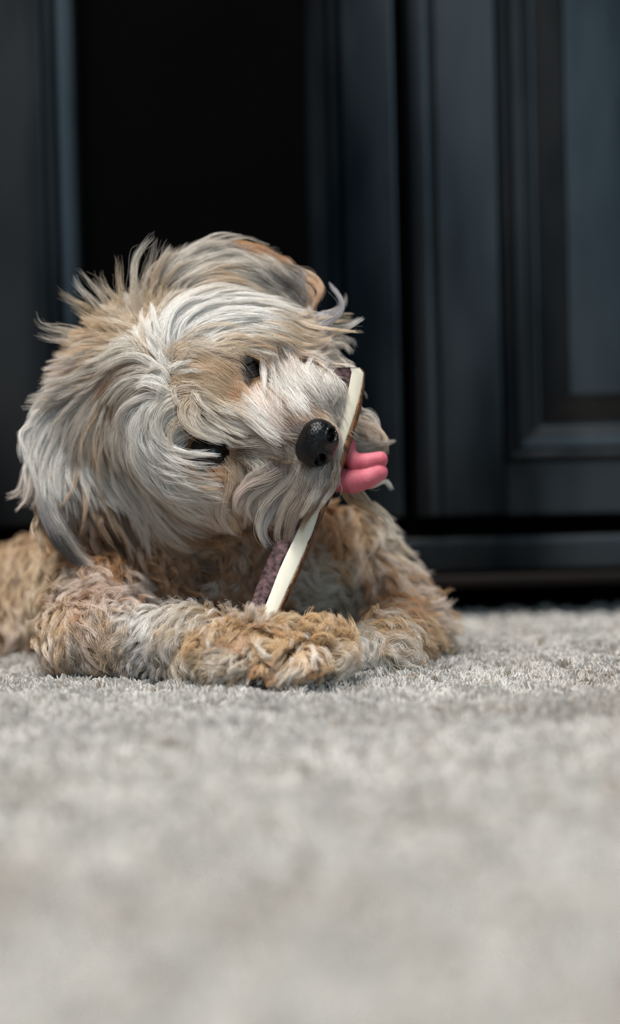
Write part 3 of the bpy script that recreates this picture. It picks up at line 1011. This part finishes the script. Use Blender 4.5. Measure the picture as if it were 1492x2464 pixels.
G('D','K','ct',.8, 700,700, 780,720, 840,770, 860,840)
G('D','K','pq',.8, 980,900, 1060,900, 1120,940, 1130,1010)
G('D','K','qc',.8, 1000,960, 1060,940, 1140,960, 1200,1020)
G('D','Q','Wc',.7, 900,930, 960,950, 990,1010, 960,1080)
G('D','Q','WW',.7, 920,1020, 960,1060, 980,1100, 960,1140)
# --- near foreleg
G('G','K','se',.7, 60,520, 30,600, 40,680, 60,760)
G('G','K','qs',.7, 200,520, 180,620, 200,700, 220,780)
G('G','K','es',.7, 320,480, 280,560, 270,640, 300,720)
G('N','K','qt',.7, 110,1490, 90,1540, 100,1580, 120,1610)
G('N','K','qs',.7, 160,1480, 150,1530, 170,1570, 180,1600)
G('G','Q','eW',.7, 560,380, 500,440, 440,520, 380,600)
G('G','Q','WW',.7, 620,340, 580,420, 550,490, 530,560)
G('G','Q','ce',.7, 700,340, 640,420, 620,500, 600,580)
G('G','Q','se',.7, 480,560, 440,620, 400,680, 400,740)
G('G','Q','gl',.7, 560,600, 520,660, 480,710, 440,730)
G('G','Q','cc',.8, 900,210, 820,200, 760,240, 740,300)
G('G','Q','cW',.8, 1120,260, 1040,230, 980,260, 960,320)
G('G','Q','tc',.8, 1010,300, 930,320, 880,380, 860,440)
G('G','Q','pW',.9, 980,460, 880,460, 780,500, 720,570, 720,650, 770,700)
G('G','Q','pc',.9, 940,440, 840,450, 760,510, 720,600, 740,680)
G('G','Q','pW',.8, 1220,410, 1160,460, 1120,540, 1130,600)
G('G','Q','pp',.8, 1300,420, 1200,420, 1140,500, 1180,580)
G('G','Q','pc',.8, 940,620, 860,660, 820,740, 820,830, 870,910)
G('G','Q','qc',.8, 880,700, 840,780, 830,860, 880,930)
G('G','Q','qW',.8, 640,740, 540,760, 480,810, 470,850)
G('G','Q','qb',.6, 600,780, 560,840, 580,870, 640,880)
G('G','Q','qt',.7, 700,780, 680,840, 740,890, 780,900)
G('G','Q','qc',.7, 1180,840, 1080,830, 1030,880, 1060,940, 1120,960)
G('G','Q','qb',.7, 1220,920, 1150,900, 1130,950, 1190,980, 1240,950)
G('G','Q','pc',.8, 1480,640, 1380,680, 1300,720, 1240,760)
G('G','Q','pW',.8, 1470,720, 1370,760, 1290,810, 1260,860)
G('G','Q','pc',.8, 1340,650, 1240,690, 1150,700, 1080,690)
G('G','Q','pt',.8, 1200,640, 1100,640, 1020,680, 960,740)
G('G','Q','pp',.8, 1100,500, 1020,560, 980,620, 900,680)
G('G','Q','oo',.8, 1180,260, 1200,170, 1290,130, 1380,180)
G('G','Q','op',.8, 1300,300, 1380,200, 1440,220, 1460,300)
G('G','Q','po',.8, 1240,320, 1300,360, 1290,420, 1220,440)
G('G','Q','pq',.8, 960,560, 1000,500, 1080,480, 1120,520)
G('G','Q','so',.8, 1380,500, 1420,560, 1390,640, 1320,660)
# --- near paw
G('F','Q','pc',1.0, 560,620, 440,620, 330,580, 290,650, 340,750, 460,790)
G('F','Q','pp',1.0, 360,560, 290,620, 310,710, 400,780, 520,790, 600,740)
G('F','Q','pp',1.0, 680,640, 600,620, 550,660, 540,730, 470,760)
G('F','Q','pW',.9, 720,720, 750,820, 700,900, 600,950, 530,1030)
G('F','Q','pc',.9, 640,760, 660,840, 620,920, 560,980, 500,1050)
G('F','Q','pW',.8, 800,700, 870,740, 900,790, 920,840)
G('F','Q','pc',.9, 1060,680, 1180,710, 1300,750, 1300,840, 1200,910, 1060,960)
G('F','Q','pW',.9, 1080,740, 1220,740, 1290,800, 1220,880, 1100,930)
G('F','Q','pc',.8, 1040,860, 1120,830, 1200,800, 1280,770)
G('F','Q','qc',.7, 980,950, 920,980, 850,1000, 780,995)
G('F','Q','qt',.7, 860,880, 800,960, 740,1020, 700,1060)
G('F','Q','pc',.8, 280,700, 180,720, 80,760, 0,820)
G('F','Q','pc',.8, 270,830, 170,850, 70,890, -10,950)
G('F','Q','ps',.7, 220,900, 130,920, 60,980, 20,1060)
G('F','Q','po',.7, 380,840, 300,880, 250,940, 200,980)
G('F','Q','pp',.7, 420,800, 380,860, 370,930, 400,990)
G('F','Q','po',.7, 520,820, 440,860, 390,940, 400,1040, 450,1080)
G('F','Q','bd',.3, 230,790, 200,830, 180,860, 170,890)
G('F','Q','bd',.3, 330,900, 320,950, 300,1000, 260,1040)
G('F','Q','nW',.7, 560,1000, 500,1060, 520,1090, 590,1080)
G('F','Q','nW',.7, 250,960, 160,990, 110,1040, 120,1100)
G('F','Q','pc',.9, 760,330, 860,360, 950,330, 1010,280, 1070,230)
G('F','Q','pd',.8, 960,330, 1040,310, 1100,270, 1145,200)
G('F','Q','pp',.9, 1140,560, 1170,480, 1160,400, 1130,330)
G('F','Q','pp',.9, 1000,560, 1060,500, 1060,420, 1000,380)
G('F','Q','pp',.9, 700,480, 780,440, 860,450, 900,500)
G('F','Q','pt',.9, 520,460, 600,420, 680,420, 740,460)
G('F','Q','to',.9, 480,360, 480,280, 520,220, 580,210)
G('F','Q','oo',.9, 560,330, 600,260, 660,200, 700,230)
G('F','Q','so',.9, 380,320, 360,270, 380,230, 440,230)
G('F','Q','tn',.9, 300,420, 260,360, 250,290, 280,230)
G('F','Q','pp',.9, 900,640, 960,580, 1040,580, 1090,620)
G('F','Q','op',.8, 480,560, 560,540, 620,560, 700,580)
G('F','Q','po',.8, 820,820, 860,880, 840,940, 780,960)
G('F','Q','pt',.8, 960,780, 1000,840, 980,900, 920,920)

# short undercoat where the crest stands up in separate tufts
G('B','L','tt',.5, 900,560, 890,500, 890,440, 900,380)
G('B','L','tc',.5, 820,560, 790,500, 770,450, 760,410)
G('B','L','tt',.5, 720,600, 680,550, 640,510, 600,480)
G('B','L','st',.5, 620,640, 570,600, 520,570, 480,550)
G('B','L','ts',.5, 560,700, 500,680, 450,670, 400,660)
G('B','L','ts',.5, 640,760, 560,750, 480,750, 400,770)
G('B','L','es',.5, 600,840, 500,850, 420,880, 340,910)
G('B','L','tt',.5, 800,660, 740,620, 690,580, 650,540)
# dark hair around the eyes, stray hairs across them
G('I','V','dd',.45, 180,500, 250,520, 320,560, 380,600)
G('I','V','dk',.5, 300,420, 290,500, 240,580, 200,640)
G('I','V','dd',.4, 210,620, 250,660, 310,690, 380,700)
G('I','V','dd',.5, 400,430, 380,500, 330,560, 270,600)
G('I','V','dk',.5, 190,520, 260,500, 330,510, 390,520)
G('I','V','dk',.5, 200,590, 270,580, 330,550, 370,560)
G('I','V','dd',.4, 220,760, 230,820, 260,870, 300,910)
G('I','V','dd',.4, 330,780, 320,830, 290,880, 250,920)
G('I','V','dk',.5, 430,620, 380,660, 320,690, 270,720)
G('I','V','dk',.5, 460,740, 400,760, 330,770, 250,790)
G('I','V','bd',.5, 440,400, 380,420, 320,440, 260,480)
G('I','V','kd',.5, 600,180, 540,240, 500,320, 440,380)
G('I','V','ng',.6, 640,220, 560,300, 520,400, 520,520)
G('J','V','dd',.45, 480,330, 520,400, 540,460, 560,520)
G('J','V','dd',.4, 560,250, 620,320, 700,380, 780,400)
G('J','V','dk',.45, 640,180, 680,260, 760,310, 840,320)
G('J','V','dk',.5, 350,400, 400,440, 420,500, 430,570)
G('J','V','dg',.5, 300,420, 330,480, 330,540, 320,590)
G('J','V','dg',.5, 380,410, 390,480, 410,540, 400,600)
G('J','V','dd',.4, 300,700, 380,700, 450,690, 530,660)
G('J','V','dd',.4, 260,640, 340,680, 400,730, 420,780)
G('J','V','dd',.4, 640,460, 600,520, 540,560, 480,580)
# single long hairs
G('A','Y','dd',.9, 900,600, 930,575, 960,570, 1000,600)
G('A','Y','dd',.9, 1020,700, 1060,710, 1080,740, 1075,780)
G('A','Y','kd',.9, 1010,980, 1060,1000, 1085,1050, 1060,1100, 1010,1110)
G('A','Y','kd',.9, 860,1180, 880,1230, 930,1270, 1000,1260)
G('A','Y','dd',.9, 930,1060, 990,1090, 1020,1130, 1050,1130)
G('E','Y','gk',.9, 480,170, 500,130, 510,90, 520,60)
G('E','Y','gk',.9, 280,200, 320,160, 360,130, 390,110)
G('E','Y','gk',.9, 680,200, 690,180, 700,160, 710,150)
G('B','Y','gg',.9, 1000,260, 1000,200, 1010,150, 1020,100)
G('B','Y','tg',.9, 680,430, 600,350, 570,300, 560,260)
G('B','Y','tg',.9, 700,470, 640,360, 580,310, 515,280)
G('B','Y','tg',.9, 560,560, 460,500, 390,450, 365,380)
G('B','Y','tg',.9, 560,640, 400,600, 250,590, 215,520)
G('B','Y','tg',.9, 950,260, 980,220, 1010,170, 1050,150)
G('B','Y','tg',.9, 900,260, 960,200, 970,150, 1000,90)
G('F','Y','pp',1.0, 300,260, 240,220, 210,180, 195,140)
G('F','Y','nn',1.0, 280,340, 250,260, 320,170, 430,160)
G('F','Y','nn',1.0, 560,340, 520,260, 480,220, 470,200)
G('F','Y','pn',1.0, 720,250, 700,180, 660,120, 615,80)
G('F','Y','dW',1.0, 1220,440, 1250,400, 1290,400, 1330,470, 1390,555)
G('F','Y','kp',1.0, 1130,330, 1140,280, 1140,240, 1145,200)

G('C','L','gk',.7, 330,330, 320,460, 350,600, 400,700)
G('C','T','kk',1.4, 290,480, 300,620, 370,760, 470,860, 560,900)
G('C','T','kg',1.4, 310,500, 340,640, 400,740, 480,830, 580,900)
G('C','T','dk',1.4, 270,560, 310,700, 380,820, 460,890)
G('C','K','bb',.7, 520,600, 560,680, 560,760, 600,830)  # dark brown throat guides from here: the throat's shadow put into hair colour
G('C','K','bo',.7, 700,840, 760,900, 780,960, 740,1020)
G('C','K','bb',.7, 960,860, 1000,900, 1060,920, 1100,980)
G('C','K','db',.7, 1180,860, 1240,900, 1320,900, 1380,940)
G('C','K','bo',.7, 1300,900, 1380,920, 1420,980, 1380,1040)
G('A','M','dd',.35, 790,640, 830,670, 860,710, 880,750)
G('A','M','bd',.35, 740,600, 790,650, 830,690, 860,730)
G('A','M','db',.3, 700,735, 760,745, 820,760, 860,775)
G('A','M','bb',.35, 790,560, 830,600, 870,640, 900,680)
G('A','M','bd',.35, 800,880, 830,900, 850,920, 880,940)
G('A','V','dd',.4, 700,740, 760,748, 820,758, 870,770)

G('C','R','kk',2.0, 250,400, 260,560, 310,700, 380,810, 470,880, 540,910)
G('C','R','kg',2.1, 300,420, 310,560, 370,690, 430,780, 500,860, 570,900)
G('C','R','kd',1.9, 270,480, 280,620, 330,740, 400,830, 460,890)

G('C','L','bb',.3, 520,400, 540,500, 570,600, 600,700)  # low dark guides from here: shaded gaps behind hanging locks, painted as hair colour
G('C','L','db',.3, 600,480, 640,580, 690,680, 740,770)
G('C','L','bb',.3, 720,620, 780,720, 860,800, 940,850)
G('C','L','bo',.35, 840,560, 920,660, 1020,740, 1120,790)
G('C','L','bb',.3, 420,520, 440,620, 470,700, 520,780)
G('C','L','db',.3, 480,600, 520,700, 580,790, 640,850)
G('C','L','bs',.35, 900,680, 980,760, 1080,820, 1180,840)
G('C','L','bo',.35, 1060,700, 1140,770, 1220,800, 1300,800)
G('C','L','gb',.4, 360,420, 380,520, 400,620, 430,700)
G('C','U','es',.9, 700,330, 740,460, 780,580, 850,700, 880,790)
G('C','U','ss',.9, 620,440, 660,560, 700,660, 760,760, 800,860)
G('C','U','bs',.8, 560,470, 580,580, 620,680, 680,770)
G('C','U','se',.9, 820,420, 880,540, 960,650, 1060,740, 1160,810)
G('C','U','es',.9, 520,280, 530,400, 520,520, 500,640)
G('C','U','ce',.9, 930,520, 1020,620, 1130,700, 1260,740)
G('A','L','gm',.8, 860,930, 820,1030, 760,1130, 720,1230, 740,1330)
G('A','M','bm',.35, 700,800, 740,840, 780,880, 800,940)
G('A','M','bb',.35, 690,680, 740,700, 790,720, 840,740)


NPT = 12
CI = CM.inverted()


def build_guides():
    out = []
    for (sty, c1, c2, lift, pts) in GUIDES:
        # resample in the picture plane
        p = np.array(pts, float)
        # smooth through the points (Catmull-Rom), then even spacing
        q = []
        ext = np.vstack([2 * p[0] - p[1], p, 2 * p[-1] - p[-2]])
        for i in range(len(p) - 1):
            a, b2, c, d = ext[i:i + 4]
            for t in np.linspace(0, 1, 12, endpoint=False):
                q.append(0.5 * ((2 * b2) + (-a + c) * t + (2 * a - 5 * b2 + 4 * c - d) * t * t + (-a + 3 * b2 - 3 * c + d) * t ** 3))
        q.append(p[-1]); q = np.array(q)
        s = np.r_[0, np.cumsum(np.linalg.norm(np.diff(q, axis=0), axis=1))]
        u = np.linspace(0, s[-1], NPT)
        q = np.stack([np.interp(u, s, q[:, 0]), np.interp(u, s, q[:, 1])], -1)
        h = hit(*q[0])
        if h is None:
            loc, nor, _i, _d = BVH.find_nearest(P(q[0][0], q[0][1], 1.06))
            dep = -(CI @ loc).z
        else:
            loc, nor, dep = h
        pos = [loc]
        d = dep
        seg = s[-1] / (NPT - 1) / FPX
        for i in range(1, NPT):
            t = i / (NPT - 1)
            h = hit(*q[i])
            dh = h[2] if h else d
            off = lift * cm * (1 - (1 - t) ** 2) ** 0.8
            tgt = dh
            d = min(max(tgt, d - 2.0 * seg), d + 0.45 * seg)
            pos.append(P(q[i][0], q[i][1], d - off))
        out.append((sty, c1, c2, lift, loc, nor, np.array([list(v_) for v_ in pos])))
    return out


GD = build_guides()
print('guides', len(GD))
g_root = np.array([list(g[4]) for g in GD]); g_nor = np.array([list(g[5]) for g in GD])
g_rel = np.array([g[6] - g[6][0] for g in GD])
OWN_ONLY = np.array([g[0] in 'TVYRU' for g in GD])


def excluded(c):
    for (ec, er, en_) in EYES:
        if (ec - c).length < er * 1.15:
            return True
    r = HEADM.transposed() @ (c - NC)
    if (r.x / 0.0080) ** 2 + (r.y / 0.0112) ** 2 + (r.z / 0.0090) ** 2 < 1.0:
        return True
    return False


def rotv(n0, n1, arr, keep=0.0):
    a = Vector(n0); b2 = Vector(n1)
    ang = a.angle(b2, 0.0)
    if ang <= keep:
        return arr
    ax = a.cross(b2)
    if ax.length < 1e-6:
        return arr
    R = np.array(Matrix.Rotation(ang - keep, 3, ax.normalized()))
    return arr @ R.T


def push_out(c, mins):
    for i in range(1, len(c)):
        loc, nor, _i, dist = BVH.find_nearest(Vector(c[i]))
        if loc is None:
            continue
        v_ = Vector(c[i]) - loc
        sd = v_.dot(nor)
        m = mins[i]
        if sd < m and (sd < 0 or dist < m):
            c[i] = np.array(loc + nor * m)
    c[:, 2] = np.maximum(c[:, 2], 0.002)
    return c


def sample_clumps(n):
    v0, v1, v2 = BCO[TRI[:, 0]], BCO[TRI[:, 1]], BCO[TRI[:, 2]]
    nr = np.cross(v1 - v0, v2 - v0); ar = np.linalg.norm(nr, axis=1) + 1e-12
    nr = nr / ar[:, None]
    cen = (v0 + v1 + v2) / 3
    view = cen - np.array(CAMP); view /= np.linalg.norm(view, axis=1)[:, None]
    facing = -(nr * view).sum(1)
    w = ar * np.clip(0.38 + facing * 1.0, 0.10, 1.0)
    w[cen[:, 0] < -0.23] *= 0.35
    near = np.clip((1.16 - cen[:, 1]) / 0.14, 0.30, 1.0)
    w *= near
    w[cen[:, 2] < 0.004] = 0
    idx = rng.choice(len(w), n, p=w / w.sum())
    u = rng.random((n, 2)); fl = u.sum(1) > 1; u[fl] = 1 - u[fl]
    p = v0[idx] + (v1 - v0)[idx] * u[:, :1] + (v2 - v0)[idx] * u[:, 1:]
    return p, nr[idx]


clumps = []      # centre line, normal, style, root colour, tip colour, hairs, radius scale


def sty_cols(g):
    return PAL[g[1]], PAL[g[2]]


def add_field(n):
    p, nr = sample_clumps(n)
    for a, nn in zip(p, nr):
        if excluded(Vector(a)):
            continue
        d = np.linalg.norm(g_root - a, axis=1) + 0.018 * (1 - g_nor @ nn) + OWN_ONLY * 9.0
        o = np.argsort(d)[:3]
        w = 1 / (d[o] + 0.001) ** 3.5; w /= w.sum()
        rel = np.zeros((NPT, 3))
        for k, wk in zip(o, w):
            rel += wk * rotv(g_nor[k], nn, g_rel[k], 0.75)
        k = o[rng.choice(3, p=w)]
        k2 = o[rng.choice(3, p=w)]
        sty = GD[k][0]
        s = rng.uniform(0.72, 1.08)
        if sty in 'KQ':
            s = rng.uniform(0.6, 1.1)
            rel = rotv(nn, (Vector(nn) + Vector(rng.normal(0, 0.28, 3))).normalized(), rel)
        else:
            rel = rel + np.cumsum(rng.normal(0, 1, (NPT, 3)), 0) * 0.00022
        rel = rel * s
        layer = rng.uniform(0.05, 1.0)
        lift = GD[k][3] * cm
        tt = np.linspace(0, 1, NPT)
        c = a + rel
        mins = (0.15 + 0.85 * layer) * lift * (1 - (1 - tt) ** 2) * 0.9 + 0.0008
        c = push_out(c, mins)
        _l, _n, _i, td = BVH.find_nearest(Vector(c[-1]))
        lim = lift * 1.1 + 0.005
        if td > lim:
            c = a + (c - a) * max(0.35, lim / td)
            c = push_out(c, mins * 0.6)
        if sty in 'LMS' and any(np.linalg.norm(c - np.array(ec + en_ * 0.003), axis=1).min() < er * (1.25 if ec.z < 0.12 else 1.10) for (ec, er, en_) in EYES):
            continue
        clumps.append((c, nn, sty, PAL[GD[k][1]] * rng.uniform(0.82, 1.10), PAL[GD[k2][2]] * rng.uniform(0.85, 1.12), None, 1.0))


def add_own():
    for gi, g in enumerate(GD):
        st = STY[g[0]]
        for r in range(st[8]):
            c = g[6].copy()
            off = rng.normal(0, 0.0012, 3) * (r > 0)
            c = c + off
            tt = np.linspace(0, 1, NPT)
            c = push_out(c, (0.85 if g[0] in 'QK' else 0.5) * g[3] * cm * (1 - (1 - tt) ** 2) + 0.0012)
            clumps.append((c, g_nor[gi], g[0], PAL[g[1]] * rng.uniform(0.95, 1.06), PAL[g[2]] * rng.uniform(0.98, 1.08), {'T': 48, 'V': 26, 'R': 120, 'U': 55, 'Y': 2}.get(g[0], 60), 1.0))


def grow(k=11):
    P_, R_, C_ = [], [], []
    tt = np.linspace(0, 1, NPT)
    t = np.linspace(0, 1, k)
    for (c, nn, sty, c1, c2, cnt, rs) in clumps:
        rc, tc, wave, curl, turns, fuzz, nh, rad, _o = STY[sty]
        m = cnt or nh
        L = np.linalg.norm(np.diff(c, axis=0), axis=1).sum()
        if cnt:
            rc = rc * (0.62 if sty in 'QK' else 1.15)
            if sty in 'QK':
                curl = 0.0
                tc = 0.30
        d0 = c[-1] - c[0]; d0 = d0 / (np.linalg.norm(d0) + 1e-9)
        n1 = np.cross(d0, nn); n1 /= np.linalg.norm(n1) + 1e-9
        n2 = np.cross(d0, n1)
        ta = np.cross(nn, [0.3, 0.8, 0.52]); ta /= np.linalg.norm(ta) + 1e-9
        tb_ = np.cross(nn, ta)
        ln = rng.uniform(0.72, 1.04, m)
        ln[rng.random(m) < 0.12] *= 0.6
        if sty == 'T':
            ln = rng.uniform(0.45, 1.05, m)
        s = np.clip(t[None, :] * ln[:, None], 0, 1)                    # m,k
        x = s * (NPT - 1); i0 = np.minimum(x.astype(int), NPT - 2); fr = (x - i0)[..., None]
        cc = c[i0] * (1 - fr) + c[i0 + 1] * fr
        rr = np.sqrt(rng.random(m)) * rc * cm; an = rng.uniform(0, 6.283, m)
        off = ta[None] * (rr * np.cos(an))[:, None] + tb_[None] * (rr * np.sin(an))[:, None]
        gather = 1 - (1 - tc) * (1 - (1 - t) ** 1.7)
        stray = np.where(rng.random(m) < 0.06, 2.4, 1.0)
        hp = cc + off[:, None, :] * gather[None, :, None] * (1 + (stray - 1)[:, None, None] * t[None, :, None])
        ph = rng.uniform(0, 6.283)
        if curl:
            tn = turns * rng.uniform(0.7, 1.35)
            amp = curl * rng.uniform(0.6, 1.25) * cm
            sg = 1 if rng.random() < 0.5 else -1
            phh = ph + rng.normal(0, 0.22, m)[:, None] + sg * 6.283 * tn * s
            am = amp * (s ** 0.8)
            hp += (am * (np.cos(phh) - np.cos(ph)))[..., None] * n1 + (am * (np.sin(phh) - np.sin(ph)))[..., None] * n2
        w1 = wave * cm * rng.uniform(0.4, 1.4) * min(1.0, L / 0.03)
        fq = max(1.0, L / 0.028) * rng.uniform(0.7, 1.2)
        pw = ph + rng.normal(0, 0.5, m)[:, None] + 6.283 * fq * s
        hp += (w1 * s * np.sin(pw))[..., None] * n1 + (w1 * s * np.cos(pw))[..., None] * n2
        fz = np.cumsum(rng.normal(0, 1, (m, k, 3)), 1) * (fuzz * cm / math.sqrt(k)) * stray[:, None, None]
        fz[:, 0] = 0
        hp += fz
        hp[..., 2] = np.maximum(hp[..., 2], 0.001)
        ra = np.full((m, k), rad * 0.001 * rs) * rng.uniform(0.75, 1.2, (m, 1))
        ra *= (1 - 0.75 * t[None, :] ** 2.5)
        tm = (t[None, :, None] ** 1.1)
        co = c1[None, None, :] * (1 - tm) + c2[None, None, :] * tm
        co = co * rng.uniform(0.80, 1.14, (m, 1, 1))
        P_.append(hp); R_.append(ra); C_.append(co)
    return np.concatenate(P_), np.concatenate(R_), np.concatenate(C_)


add_field(N_CLUMPS)
add_own()
hp, hr, hcol = grow()
print('hairs', len(hp))
fur_mat = strand_mat('dog_fur', 0.45, 0.30, 0.20, 0.09)
fur = make_curves('fur', hp, hr, hcol, fur_mat, dog)
fur['label'] = 'long silky cream and golden fur, curly on the legs'
fur['kind'] = 'stuff'
del hp, hr, hcol

carpet_pile()
